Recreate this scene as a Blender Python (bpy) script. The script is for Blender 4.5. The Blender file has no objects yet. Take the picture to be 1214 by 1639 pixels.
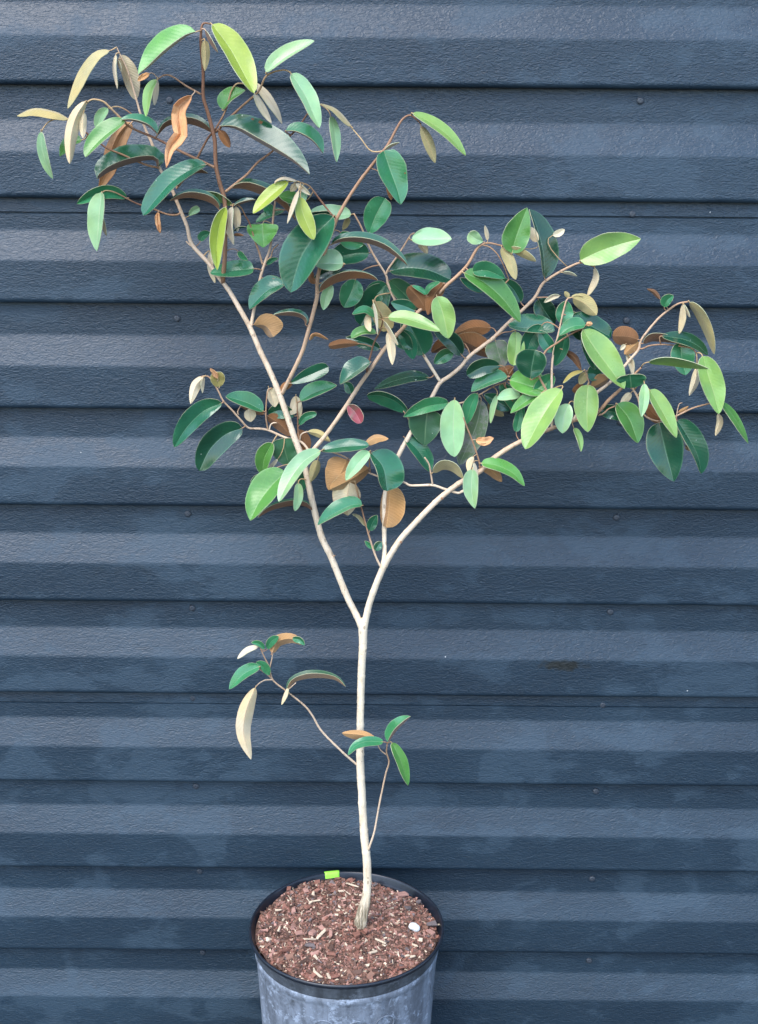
import bpy, bmesh, math, random
from mathutils import Vector, Matrix, noise
random.seed(7)
scene = bpy.context.scene
COL = scene.collection
PI = math.pi

# ------------------------------------------------------------------ camera
PW, PH, FPX = 1214.0, 1639.0, 2000.0
PITCH, ROLL = math.radians(16.0), math.radians(0.45)
CAM = Vector((0.0, -1.83, 1.50))
cam = bpy.data.cameras.new('camera')
cam.sensor_fit = 'VERTICAL'; cam.sensor_height = 24.0; cam.lens = 24.0 * FPX / PH
cam.clip_start = 0.05; cam.clip_end = 400
camo = bpy.data.objects.new('camera', cam); COL.objects.link(camo)
camo.matrix_world = Matrix.Translation(CAM) @ Matrix.Rotation(PI/2 - PITCH, 4, 'X') @ Matrix.Rotation(ROLL, 4, 'Z')
scene.camera = camo
CR = camo.matrix_world.to_3x3()

# ------------------------------------------------------------------ light
SUN_EL, SUN_ROT = math.radians(55), math.radians(212)
world = bpy.data.worlds.new('World'); scene.world = world; world.use_nodes = True
wn = world.node_tree.nodes; wl = world.node_tree.links
sky = wn.new('ShaderNodeTexSky'); sky.sky_type = 'NISHITA'; sky.sun_disc = False
sky.sun_elevation = SUN_EL; sky.sun_rotation = SUN_ROT
sky.dust_density = 1.0; sky.air_density = 1.0; sky.ozone_density = 1.0
wl.new(sky.outputs[0], wn['Background'].inputs[0]); wn['Background'].inputs[1].default_value = 0.15
sun = bpy.data.lights.new('sun', 'SUN'); sun.energy = 1.0; sun.angle = math.radians(40); sun.color = (1.0, 0.968, 0.925)
suno = bpy.data.objects.new('sun', sun); COL.objects.link(suno)
sd = Vector((math.sin(SUN_ROT)*math.cos(SUN_EL), math.cos(SUN_ROT)*math.cos(SUN_EL), math.sin(SUN_EL)))
suno.rotation_euler = sd.to_track_quat('Z', 'Y').to_euler(); suno.location = (0, -3, 6)
scene.view_settings.view_transform = 'Standard'; scene.view_settings.look = 'None'
scene.view_settings.gamma = 1.0; scene.view_settings.exposure = 1.74

# ------------------------------------------------------------------ mapping helpers
def ray(px, py):
    return CR @ Vector(((px - PW/2)/FPX, -(py - PH/2)/FPX, -1.0))
def on_plane(px, py, Y):
    r = ray(px, py); return CAM + r * ((Y - CAM.y) / r.y)
YSTEM, MPP = -0.19, 0.000825
def P3(px, py, dep=0.0):                       # dep in photo pixels towards the viewer from the stem plane
    return on_plane(px, py, YSTEM - dep*MPP)

# ------------------------------------------------------------------ object helpers
def tag(o, label=None, cat=None, group=None, kind=None):
    if label: o['label'] = label
    if cat: o['category'] = cat
    if group: o['group'] = group
    if kind: o['kind'] = kind
    return o
def empty(name, loc):
    o = bpy.data.objects.new(name, None); COL.objects.link(o); o.location = loc; o.empty_display_size = 0.05
    return o
def link(name, me, parent=None):
    o = bpy.data.objects.new(name, me); COL.objects.link(o)
    if parent:
        o.parent = parent
        o.matrix_parent_inverse = Matrix.Translation(-world_loc(parent))
    return o
def world_loc(o):
    return Vector(o.location)
def mesh_obj(name, verts, faces, mats, parent=None, smooth=True, fmat=None, uvs=None, origin=None):
    me = bpy.data.meshes.new(name)
    if origin is None:
        origin = Vector((0, 0, 0))
    me.from_pydata([tuple(Vector(v) - origin) for v in verts], [], faces)
    for m in mats: me.materials.append(m)
    if fmat: me.polygons.foreach_set('material_index', fmat)
    if smooth: me.polygons.foreach_set('use_smooth', [True]*len(me.polygons))
    if uvs:
        l = me.uv_layers.new(name='UVMap')
        flat = []
        for lp in me.loops: flat += uvs[lp.vertex_index]
        l.data.foreach_set('uv', flat)
    me.update()
    o = bpy.data.objects.new(name, me); COL.objects.link(o)
    o.location = origin
    if parent is not None: parent_to(o, parent)
    return o
def parent_to(o, p):
    o.parent = p
    bw = Vector((0, 0, 0)); q = p
    while q is not None:
        bw += q.location; q = q.parent
    o.location = Vector(o.location) - bw            # no rotations are used on parents

# ------------------------------------------------------------------ node helpers
class NT:
    def __init__(s, name):
        s.m = bpy.data.materials.new(name); s.m.use_nodes = True
        s.t = s.m.node_tree; s.n = s.t.nodes; s.b = s.n['Principled BSDF']
    def new(s, t, **kw):
        x = s.n.new(t)
        for k, v in kw.items(): setattr(x, k, v)
        return x
    def l(s, a, b): s.t.links.new(a, b)
    def val(s, sock, v):
        if hasattr(v, 'links') or hasattr(v, 'is_linked'): s.l(v, sock)
        else: sock.default_value = v
    def math(s, op, a, b=None, clamp=False):
        x = s.new('ShaderNodeMath', operation=op, use_clamp=clamp); s.val(x.inputs[0], a)
        if b is not None: s.val(x.inputs[1], b)
        return x.outputs[0]
    def mix(s, f, a, b, bt='MIX'):
        x = s.new('ShaderNodeMix', data_type='RGBA', blend_type=bt)
        s.val(x.inputs[0], f)
        for i, c in ((6, a), (7, b)):
            if isinstance(c, tuple): x.inputs[i].default_value = (c[0], c[1], c[2], 1)
            else: s.l(c, x.inputs[i])
        return x.outputs[2]
    def ramp(s, f, stops):
        x = s.new('ShaderNodeValToRGB'); s.l(f, x.inputs[0])
        while len(x.color_ramp.elements) < len(stops): x.color_ramp.elements.new(0.5)
        for e, (p, c) in zip(x.color_ramp.elements, stops):
            e.position = p; e.color = (c, c, c, 1) if not isinstance(c, tuple) else (c[0], c[1], c[2], 1)
        return x.outputs[0]
    def noise(s, vec, scale, detail=3, rough=0.55, dist=0.0):
        x = s.new('ShaderNodeTexNoise'); s.l(vec, x.inputs['Vector'])
        x.inputs['Scale'].default_value = scale; x.inputs['Detail'].default_value = detail
        x.inputs['Roughness'].default_value = rough; x.inputs['Distortion'].default_value = dist
        return x.outputs[0]
    def mapping(s, vec, scale=(1, 1, 1), loc=(0, 0, 0)):
        x = s.new('ShaderNodeMapping'); s.l(vec, x.inputs[0]); x.inputs['Scale'].default_value = scale; x.inputs['Location'].default_value = loc
        return x.outputs[0]
    def coord(s, k='Object'):
        return s.new('ShaderNodeTexCoord').outputs[k]
    def pos(s):
        return s.new('ShaderNodeNewGeometry').outputs['Position']
    def bump(s, h, strength, dist, prev=None):
        x = s.new('ShaderNodeBump'); s.l(h, x.inputs['Height']); x.inputs['Strength'].default_value = strength
        x.inputs['Distance'].default_value = dist
        if prev: s.l(prev, x.inputs['Normal'])
        s.l(x.outputs[0], s.b.inputs['Normal']); return x.outputs[0]
    def set(s, base=None, rough=None, spec=None, **kw):
        for k, v in (('Base Color', base), ('Roughness', rough), ('Specular IOR Level', spec)):
            if v is None: continue
            if isinstance(v, tuple): s.b.inputs[k].default_value = (v[0], v[1], v[2], 1)
            else: s.val(s.b.inputs[k], v)
        return s.m

# ------------------------------------------------------------------ materials: setting
def siding_material():
    n = NT('painted embossed siding'); p = n.pos()
    # object random shifts the grain so neighbouring boards do not repeat
    oi = n.new('ShaderNodeObjectInfo').outputs['Random']
    sh = n.new('ShaderNodeVectorMath', operation='ADD'); n.l(p, sh.inputs[0])
    cx = n.new('ShaderNodeCombineXYZ'); n.l(n.math('MULTIPLY', oi, 37.0), cx.inputs[0]); n.l(cx.outputs[0], sh.inputs[1])
    q = sh.outputs[0]
    big = n.noise(n.mapping(q, (1.3, 1, 3.0)), 2.2, 4, 0.6)
    blot = n.noise(n.mapping(q, (1, 1, 1.6)), 9.0, 8, 0.68, 0.4)
    fine = n.noise(q, 260.0, 2, 0.6)
    c = n.mix(n.ramp(big, [(0.35, 0.0), (0.68, 1.0)]), (0.0105, 0.0245, 0.041), (0.0175, 0.0380, 0.060))
    # chalky dust left in ragged patches
    du = n.ramp(n.math('MULTIPLY', blot, n.math('ADD', big, 0.52)), [(0.53, 0.0), (0.60, 1.0)])
    c = n.mix(n.math('MULTIPLY', du, 0.32), c, (0.040, 0.074, 0.108))
    # darker scuffs
    sc = n.ramp(n.noise(n.mapping(q, (1, 1, 1.5)), 14.0, 7, 0.7), [(0.60, 0.0), (0.72, 1.0)])
    c = n.mix(n.math('MULTIPLY', sc, 0.30), c, (0.009, 0.013, 0.016))
    # pale specks
    vo = n.new('ShaderNodeTexVoronoi'); n.l(p, vo.inputs['Vector']); vo.inputs['Scale'].default_value = 9.0
    sp = n.math('LESS_THAN', vo.outputs['Distance'], 0.009)
    c = n.mix(n.math('MULTIPLY', sp, 0.8), c, (0.5, 0.5, 0.48))
    # one mossy scuff under a ridge
    st = on_plane(902, 1063, -0.016)
    d = n.new('ShaderNodeVectorMath', operation='SUBTRACT'); n.l(p, d.inputs[0]); d.inputs[1].default_value = st
    d2 = n.new('ShaderNodeVectorMath', operation='MULTIPLY'); n.l(d.outputs[0], d2.inputs[0]); d2.inputs[1].default_value = (1/0.042, 0, 1/0.011)
    ln = n.new('ShaderNodeVectorMath', operation='LENGTH'); n.l(d2.outputs[0], ln.inputs[0])
    sm = n.ramp(n.math('ADD', ln.outputs['Value'], n.math('MULTIPLY', n.math('SUBTRACT', n.noise(p, 90, 4), 0.5), 1.6)), [(0.5, 1.0), (1.0, 0.0)])
    c = n.mix(n.math('MULTIPLY', sm, 0.9), c, (0.011, 0.013, 0.011))
    rough = n.math('ADD', n.math('MULTIPLY', du, 0.12), n.math('ADD', 0.36, n.math('MULTIPLY', fine, 0.12)))
    n.set(c, rough, 0.5)
    em = n.noise(n.mapping(q, (1.0, 1.0, 2.5)), 110.0, 2.5, 0.5, 1.3)
    b = n.bump(em, 0.55, 0.0022)
    n.bump(n.noise(q, 700, 2), 0.08, 0.0005, b)
    return n.m
def simple(name, base, rough=0.6, spec=0.4, var=0.25, scale=40, bump=0.0, bdist=0.001, bscale=200):
    n = NT(name); p = n.coord('Object')
    f = n.noise(p, scale, 4, 0.6)
    lo = tuple(x*(1-var) for x in base); hi = tuple(min(1, x*(1+var)) for x in base)
    n.set(n.mix(n.ramp(f, [(0.3, 0.0), (0.7, 1.0)]), lo, hi), rough, spec)
    if bump: n.bump(n.noise(p, bscale, 3), bump, bdist)
    return n.m
def rand_tint(name, base, rough, var=0.35, bscale=500):
    n = NT(name); p = n.coord('Object'); r = n.new('ShaderNodeNewGeometry').outputs['Random Per Island']
    f = n.math('ADD', n.math('MULTIPLY', r, 0.7), n.math('MULTIPLY', n.noise(p, 160, 3), 0.3))
    lo = tuple(x*(1-var) for x in base); hi = tuple(min(1, x*(1+var)) for x in base)
    n.set(n.mix(f, lo, hi), rough, 0.3); n.bump(n.noise(p, bscale, 3), 0.5, 0.001)
    return n.m

# ------------------------------------------------------------------ ground
g = mesh_obj('ground', [(-60, -60, 0), (60, -60, 0), (60, 60, 0), (-60, 60, 0)], [(0, 1, 2, 3)],
             [simple('grey gravel ground', (0.05, 0.048, 0.044), 0.9, 0.2, 0.4, 30, 0.6, 0.01, 120)], smooth=False)
tag(g, kind='structure')

# ------------------------------------------------------------------ siding wall
M_SID = siding_material()
M_SCREW = simple('painted screw head', (0.045, 0.055, 0.07), 0.4, 0.5, 0.3, 300)
wall = empty('siding_wall', (0, 0, 0))
tag(wall, 'dark slate blue wall of embossed horizontal siding boards behind the potted tree', 'wall')
LINES = [143, 324.5, 492.5, 661, 815.5, 968, 1115, 1256, 1393, 1524.5]
zl = [on_plane(607, y, -0.014).z for y in LINES]
pitch = (zl[1] - zl[-1]) / 8
while zl[-1] - pitch > 0.03: zl.append(zl[-1] - pitch)
zl.append(0.005)
top = [zl[0] + pitch*k for k in range(1, 7)]
zl = top[::-1] + zl
seams = {i + 6 for i in (1, 6)}
XL, XR = -2.6, 2.6
def board(zt, zb, seam):
    h = zt - zb
    Y0, Y1 = -0.004, -0.0205
    pr = []                                          # profile, (y, z) from the top down
    pr.append((0.004, zt + 0.010)); pr.append((Y0 + 0.001, zt + 0.010))
    if seam:
        s = zt - 0.118*h
        pr += [(Y0 - 0.0016, zt - 0.001), (Y0 - 0.0016, s + 0.0012), (Y0 - 0.0004, s + 0.0003), (Y0 + 0.0016, s), (Y0 + 0.0016, s - 0.0010), (Y0, s - 0.0018)]
    a, b = zt - 0.285*h, zt - 0.565*h
    sl = (Y1 - Y0)/(b - a)
    pr += [(Y0, a + 0.0035), (Y0, a + 0.0015), (Y0 - 0.0002, a + 0.0002), (Y0 + sl*(-0.0015), a - 0.0015), (Y0 + sl*(-0.0035), a - 0.0035)]
    pr += [(Y1 - sl*(-0.0035), b + 0.0035), (Y1 - sl*(-0.0015), b + 0.0015), (Y1 + 0.0002, b), (Y1, b - 0.0015), (Y1, b - 0.0035)]
    lo = zb + 0.0030
    pr += [(Y1, lo + 0.0090), (Y1, lo + 0.0068), (Y1 + 0.0006, lo + 0.0046), (Y1 + 0.0022, lo + 0.0022), (Y1 + 0.0050, lo + 0.0004), (Y1 + 0.0075, lo + 0.0003), (0.003, lo + 0.0050), (0.004, lo + 0.0054)]
    N = 26; vs = []; fs = []; m = len(pr)
    for i in range(N + 1):
        x = XL + (XR - XL)*i/N
        for (y, z) in pr:
            w = 0.0009*noise.noise(Vector((x*2.2, z*3.0, 4.0)))
            vs.append((x, y + w, z + 0.0006*noise.noise(Vector((x*1.6, zb*40, 9.0)))))
    for i in range(N):
        for k in range(m - 1):
            fs.append((i*m + k, (i + 1)*m + k, (i + 1)*m + k + 1, i*m + k + 1))
    fs = [tuple(reversed(f)) for f in fs]
    o = mesh_obj('siding_board', vs, fs, [M_SID], wall, origin=Vector((0, 0, zb)))
    me = o.data
    me.set_sharp_from_angle(angle=math.radians(50))
    return o
boards = [board(zl[i], zl[i + 1], i in seams) for i in range(len(zl) - 1)]
# wall core behind the boards
vs = [(x, y, z) for x in (XL, XR) for y in (0.006, 0.14) for z in (0.0, zl[0])]
mesh_obj('wall_core', vs, [(0, 1, 3, 2), (4, 6, 7, 5), (0, 4, 5, 1), (2, 3, 7, 6), (1, 5, 7, 3), (0, 2, 6, 4)],
         [simple('wall core board', (0.2, 0.18, 0.15), 0.9)], wall, smooth=False)
def screw_mesh():
    bm = bmesh.new()
    rings = [(0.0000, 0.0050), (0.0012, 0.0050), (0.0022, 0.0044), (0.0028, 0.0030), (0.0025, 0.0012)]
    n = 14; rv = []
    for (h, r) in rings:
        rv.append([bm.verts.new((r*math.cos(2*PI*k/n), -h, r*math.sin(2*PI*k/n))) for k in range(n)])
    for a, b in zip(rv, rv[1:]):
        for k in range(n): bm.faces.new((a[k], a[(k+1) % n], b[(k+1) % n], b[k]))
    bm.faces.new(rv[-1])
    bmesh.ops.recalc_face_normals(bm, faces=bm.faces)
    me = bpy.data.meshes.new('screw'); bm.to_mesh(me); bm.free(); me.materials.append(M_SCREW)
    for p in me.polygons: p.use_smooth = True
    return me
SM = screw_mesh()
SCREWS = [(272, 160), (1025, 161), (275, 338), (1012.5, 342.5), (284, 509.5), (1003, 513), (291, 674), (994, 676), (987, 828), (301, 822),
          (977, 979), (308, 973), (965, 1128), (309, 1117), (954, 1266), (314, 1258), (948, 1406), (320, 1394), (943, 1537), (325, 1524)]
for (sx, sy) in SCREWS:
    p = on_plane(sx, sy, -0.0035)
    for i, b in enumerate(boards):
        if zl[i + 1] < p.z <= zl[i]:
            o = bpy.data.objects.new('screw', SM); COL.objects.link(o); o.location = p; parent_to(o, b)

# ------------------------------------------------------------------ pot
RIMC = on_plane(555, 1481, YSTEM)
ZR = RIMC.z; KP = 1.047
pc = Vector((RIMC.x, RIMC.y, 0))
def pot_material(dust):
    n = NT('weathered nursery pot plastic'); p = n.coord('Object')
    a = n.noise(n.mapping(p, (1, 1, 0.55)), 26, 7, 0.72, 0.6); b = n.noise(p, 120, 5, 0.65)
    v = n.noise(n.mapping(p, (1, 1, 0.12)), 60, 4, 0.6)
    f = n.math('ADD', n.math('MULTIPLY', a, 0.4), n.math('ADD', n.math('MULTIPLY', b, 0.2), n.math('MULTIPLY', v, 0.4)))
    c = n.mix(n.ramp(f, [(0.44, 0.0), (0.56, 1.0)]), tuple(0.52*x for x in dust), dust)
    c = n.mix(n.ramp(n.noise(p, 55, 6, 0.75), [(0.54, 0.0), (0.64, 0.75)]), c, tuple(min(1, 1.9*x) for x in dust))
    c = n.mix(n.ramp(n.noise(n.mapping(p, (1, 1, 2)), 33, 6, 0.75), [(0.57, 0.0), (0.68, 0.6)]), c, (0.02, 0.022, 0.02))
    n.set(c, n.math('ADD', 0.42, n.math('MULTIPLY', b, 0.2)), 0.4); n.bump(b, 0.25, 0.0012)
    return n.m
M_POT = pot_material((0.19, 0.225, 0.28)); M_RIM = pot_material((0.085, 0.10, 0.12))
M_RIMIN = simple('black pot plastic', (0.010, 0.014, 0.022), 0.3, 0.5, 0.3, 60)
pot = empty('nursery_pot', (pc.x, pc.y, 0.0))
tag(pot, 'round black plastic nursery pot, dusty grey outside, holding the young tree', 'pot')
def lathe(name, prof, mats, parent, n=96, origin=None, fm=None, jig=None):
    vs = []; fs = []; m = len(prof); fmat = []
    for i in range(n):
        a = 2*PI*i/n
        for k, (r, z) in enumerate(prof):
            rr = r*KP + (jig(a, k, z) if jig else 0)
            vs.append((pc.x + rr*math.cos(a), pc.y + rr*math.sin(a), z))
    for i in range(n):
        j = (i + 1) % n
        for k in range(m - 1):
            fs.append((i*m + k, j*m + k, j*m + k + 1, i*m + k + 1)); fmat.append(fm[k] if fm else 0)
    return mesh_obj(name, vs, fs, mats, parent, fmat=fmat, origin=origin or Vector((pc.x, pc.y, 0)))
def wob(a, k, z): return 0.0008*math.sin(2*a + 0.7) + 0.0006*math.sin(3*a + 2)
rim = lathe('pot_rim', [(0.1292, ZR - 0.0255), (0.1312, ZR - 0.0275), (0.1322, ZR - 0.0255), (0.1332, ZR - 0.022), (0.1355, ZR - 0.011), (0.1385, ZR - 0.005), (0.1398, ZR - 0.002), (0.1393, ZR + 0.0012), (0.1376, ZR + 0.002),
                    (0.1362, ZR + 0.0008), (0.1355, ZR - 0.002), (0.1325, ZR - 0.008), (0.1318, ZR - 0.010), (0.1300, ZR - 0.012), (0.1283, ZR - 0.030), (0.1275, ZR - 0.045)],
            [M_RIM, M_RIMIN], pot, fm=[0]*5 + [1]*10, jig=wob)
def rib(a, k, z):
    s = wob(a, k, z)
    if 2 <= k <= 7:
        for c in range(8):
            d = abs((a - (c + 0.5)*PI/4 + PI) % (2*PI) - PI)
            if d < 0.035: s += 0.0022*math.cos(d/0.035*PI/2)
    return s
bodyprof = [(0.1290, ZR - 0.0245), (0.1322, ZR - 0.0290), (0.1316, ZR - 0.037), (0.1304, ZR - 0.0395), (0.1300, ZR - 0.043), (0.1265, 0.28), (0.120, 0.14), (0.115, 0.02), (0.113, 0.002), (0.10, 0.002), (0.01, 0.003)]
body = lathe('pot_body', bodyprof, [M_POT], pot, n=192, jig=rib)
# moulded rings on the front of the pot body
def body_r(z):
    t = (z - 0.28)/(ZR - 0.043 - 0.28); return 0.1265 + t*(0.1300 - 0.1265)
def moulded_ring(az, zc, rad):
    vs = []; fs = []; n = 36; m = 6
    for i in range(n):
        a = 2*PI*i/n
        for k in range(m):
            b = 2*PI*k/m; r2 = rad + 0.0011*math.cos(b)
            z = zc + r2*math.sin(a); an = az + r2*math.cos(a)/0.122
            r = body_r(z)*KP + 0.0010*math.sin(b)
            vs.append((pc.x + r*math.cos(an), pc.y + r*math.sin(an), z))
    for i in range(n):
        for k in range(m):
            fs.append((i*m + k, ((i+1) % n)*m + k, ((i+1) % n)*m + (k+1) % m, i*m + (k+1) % m))
    return mesh_obj('moulded_ring', vs, fs, [M_POT], body, origin=Vector((pc.x, pc.y, zc)))
for az in (-2.05, -1.78, -1.43, -1.12):
    moulded_ring(az, ZR - 0.080, 0.0135)

# ------------------------------------------------------------------ soil and chips
RS = 0.1312*KP; ZS = ZR - 0.0085
def soil_z(x, y):
    r = math.hypot(x, y)/RS
    return ZS + 0.008*(1 - r*r) + 0.0065*noise.noise(Vector((x*24, y*24, 1))) + 0.0022*noise.noise(Vector((x*80, y*80, 5))) - (0.006 if r > 0.93 and y > -0.02 and x > 0 else 0)*max(0, (r - 0.93)/0.07)
CM = [rand_tint('dark compost', (0.11, 0.064, 0.048), 0.9), rand_tint('red brown bark', (0.25, 0.115, 0.082), 0.8), rand_tint('pinkish bark', (0.38, 0.21, 0.165), 0.8),
      rand_tint('pale wood', (0.62, 0.50, 0.36), 0.8, 0.25), rand_tint('grey bark', (0.16, 0.13, 0.125), 0.8), rand_tint('mid brown bark', (0.20, 0.108, 0.076), 0.85)]
vs = [(0, 0, soil_z(0, 0))]; fs = []; nr, na = 26, 72
for i in range(1, nr + 1):
    r = RS*i/nr
    for k in range(na):
        a = 2*PI*k/na; x, y = r*math.cos(a), r*math.sin(a); vs.append((x, y, soil_z(x, y)))
for k in range(na): fs.append((0, 1 + k, 1 + (k+1) % na))
for i in range(nr - 1):
    for k in range(na):
        a = 1 + i*na; fs.append((a + k, a + na + k, a + na + (k+1) % na, a + (k+1) % na))
vs = [Vector(v) + Vector((pc.x, pc.y, 0)) for v in vs]; fmat = [0]*len(fs)
def chip_geo(L, W, T, rng, flat=0.35):
    c = []
    for dx in (-1, 1):
        for dy in (-1, 1):
            for dz in (-1, 1):
                e = 0.55 if rng.random() < 0.35 else 1.0
                c.append(Vector((dx*L*e*rng.uniform(.7, 1.1)/2, dy*W*e*rng.uniform(.65, 1.1)/2, dz*T*rng.uniform(.7, 1.2)/2)))
    R = Matrix.Rotation(rng.uniform(0, 2*PI), 3, 'Z') @ Matrix.Rotation(rng.gauss(0, flat), 3, 'X') @ Matrix.Rotation(rng.gauss(0, flat), 3, 'Y')
    return [R @ v for v in c], [(0, 1, 3, 2), (4, 6, 7, 5), (0, 4, 5, 1), (2, 3, 7, 6), (1, 5, 7, 3), (0, 2, 6, 4)]
rng = random.Random(11)
for i in range(7500):
    r = RS*0.985*math.sqrt(rng.random()); a = rng.uniform(0, 2*PI); x, y = r*math.cos(a), r*math.sin(a)
    q = rng.random()*0.99
    damp = noise.noise(Vector((x*22, y*22, 8)))
    if q < 0.64: L, W, T = rng.uniform(.002, .006), rng.uniform(.0015, .004), rng.uniform(.001, .003)
    elif q < 0.90: L, W, T = (rng.uniform(.006, .012), rng.uniform(.003, .006), rng.uniform(.001, .003)) if rng.random() < .95 else (rng.uniform(.012, .022), rng.uniform(.006, .011), rng.uniform(.002, .004))
    else: L, W, T = rng.uniform(.006, .018), rng.uniform(.0008, .0018), rng.uniform(.0006, .0014)
    if q < 0.90: mi = rng.choices([0, 1, 2, 3, 4, 5], [26 + 70*max(0, damp), 22, 16, 4, 6, 26])[0]
    else: mi = rng.choices([1, 2, 3, 5], [2, 3, 5, 2])[0]
    c, f = chip_geo(L, W, T, rng, 0.5)
    o = Vector((pc.x + x, pc.y + y, soil_z(x, y) + T*0.4 + rng.uniform(-.001, .001)))
    b = len(vs); vs += [o + v for v in c]; fs += [tuple(b + k for k in ff) for ff in f]; fmat += [mi]*6
soil = mesh_obj('potting_mix', vs, fs, CM, None, smooth=False, fmat=fmat, origin=Vector((pc.x, pc.y, ZS)))
tag(soil, 'loose reddish brown bark potting mix filling the nursery pot', 'soil', kind='stuff')
def on_soil(px, py):
    p = on_plane(px, py, YSTEM)
    r = ray(px, py)
    t = (ZS + 0.006 - CAM.z)/r.z; q = CAM + r*t
    return q
def single_chip(name, px, py, L, W, T, mi, label, cat, group=None, rot=0.0):
    q = on_soil(px, py); x, y = q.x - pc.x, q.y - pc.y
    c, f = chip_geo(L, W, T, rng, 0.18)
    o = Vector((q.x, q.y, soil_z(x, y) + T*0.5 + 0.0032))
    ob = mesh_obj(name, [o + v for v in c], f, [CM[mi]], None, smooth=False, origin=o)
    bv = ob.modifiers.new('bevel', 'BEVEL'); bv.width = min(W, T, L)*0.18; bv.segments = 2
    tag(ob, label, cat, group)
    return ob
RCHIPS = [(471, 1459, .016, .012, 'left of the middle of the soil'), (489, 1428, .014, .010, 'left of the trunk, in the back half of the pot'), (455, 1524, .020, .010, 'near the front left rim'),
 (501, 1500, .013, .010, 'left of the long pale splinter'), (572, 1503, .015, .012, 'just in front of the trunk base'), (574, 1519, .012, .010, 'in front of the biggest chip below the trunk'),
 (586, 1497, .012, .010, 'touching the right front of the trunk base'), (531, 1531, .014, .010, 'in the front middle of the pot'), (513, 1445, .012, .009, 'left of the lower trunk bend'),
 (463, 1424, .012, .009, 'against the back left rim'), (645, 1432, .018, .014, 'at the back right by the inner rim, flat and round'), (690, 1492, .014, .009, 'wedged at the far right rim below the grey chip'),
 (540, 1405, .016, .006, 'upright beside the lime green tag'), (566, 1408, .016, .006, 'at the back rim between tag and trunk'), (536, 1562, .013, .009, 'at the very front rim'),
 (480, 1497, .015, .010, 'left front, beside the grey chip'), (530, 1502, .015, .008, 'between the long splinter and the trunk'), (641, 1560, .013, .007, 'at the front right rim')]
for (px, py, L, W, where) in RCHIPS:
    single_chip('bark_chip', px, py, L, W, rng.uniform(.003, .006), rng.choice([1, 1, 2, 2]), 'reddish bark chip ' + where, 'bark chip', 'reddish bark chips on the potting mix')
for (px, py, L, W, where) in [(691, 1480, .020, .012, 'right of the white pebble'), (498, 1517, .018, .009, 'in the left front of the pot'), (655, 1456, .014, .010, 'behind the white pebble'), (670, 1445, .012, .009, 'at the back right inner rim')]:
    single_chip('bark_chip', px, py, L, W, .004, 4, 'dull grey bark chip ' + where, 'bark chip', 'grey bark chips on the potting mix')
for (px, py, L, W, where) in [(497, 1508, .030, .003, 'left of the middle, the longest of all'), (516, 1501, .026, .005, 'crossing the middle left of the soil'), (505, 1447, .022, .003, 'behind the middle left of the soil'),
 (597, 1529, .024, .0045, 'yellowish, in front of the trunk'), (526, 1562, .016, .004, 'standing out at the front rim'), (508, 1559, .022, .005, 'at the front left rim, broad'), (565, 1421, .024, .003, 'behind the trunk at the left'),
 (665, 1517, .022, .003, 'right front below the pebble'), (446, 1460, .012, .005, 'at the left edge of the soil'), (480, 1478, .010, .004, 'short, left of the middle'), (545, 1429, .012, .004, 'short, below the lime green tag'),
 (447, 1488, .014, .004, 'near the left rim'), (610, 1510, .022, .005, 'brownish, right of the trunk front'), (697, 1476, .018, .0025, 'thin, lying on the grey chip by the right rim'), (662, 1531, .010, .004, 'short, at the right front rim')]:
    single_chip('wood_splinter', px, py, L, W, .0022, 3, 'pale wood splinter ' + where, 'wood splinter', 'pale wood splinters on the potting mix')
# white pebble
q = on_soil(664, 1486)
bm = bmesh.new(); bmesh.ops.create_icosphere(bm, subdivisions=3, radius=0.0078)
for v in bm.verts:
    v.co *= 1 + 0.42*noise.noise(v.co*130 + Vector((3, 1, 2))); v.co.z *= 0.8
me = bpy.data.meshes.new('pebble'); bm.to_mesh(me); bm.free()
me.materials.append(simple('white stone', (0.72, 0.74, 0.70), 0.6, 0.4, 0.12, 200, 0.3, 0.001))
for p in me.polygons: p.use_smooth = True
pb = bpy.data.objects.new('pebble', me); COL.objects.link(pb); pb.location = (q.x, q.y, soil_z(q.x - pc.x, q.y - pc.y) + 0.006)
tag(pb, 'white pebble on the potting mix near the right side of the pot', 'pebble')
# lime tape over the back of the rim
ta = math.radians(101); n = 7; path = [(0.1413, ZR - 0.022), (0.1418, ZR - 0.004), (0.1408, ZR + 0.0018), (0.1376, ZR + 0.0028), (0.1355, ZR + 0.0016), (0.1343, ZR - 0.0020), (0.1326, ZR - 0.0056)]
vs = []; fs = []
for lay in (0, 1):
    for i in range(n):
        a = ta + (i/(n - 1) - 0.5)*0.165
        for (r, z) in path: vs.append((pc.x + (r*KP + 0.0005*lay)*math.cos(a), pc.y + (r*KP + 0.0005*lay)*math.sin(a), z + 0.0005*lay))
m = len(path); half = n*m
for i in range(n - 1):
    for k in range(m - 1):
        a, b, c, d = i*m + k, (i+1)*m + k, (i+1)*m + k + 1, i*m + k + 1
        fs.append((a, b, c, d)); fs.append((half + d, half + c, half + b, half + a))
for k in range(m - 1):
    fs.append((k, k + 1, half + k + 1, half + k)); e = (n - 1)*m; fs.append((e + k + 1, e + k, half + e + k, half + e + k + 1))
tp = mesh_obj('plastic_tag', vs, fs, [simple('lime green plastic', (0.27, 0.66, 0.05), 0.5, 0.5, 0.08, 80)], None, origin=Vector((pc.x, pc.y + 0.137, ZR)))
tag(tp, 'short lime green plastic tag folded over the back rim of the pot', 'tag')

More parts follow.
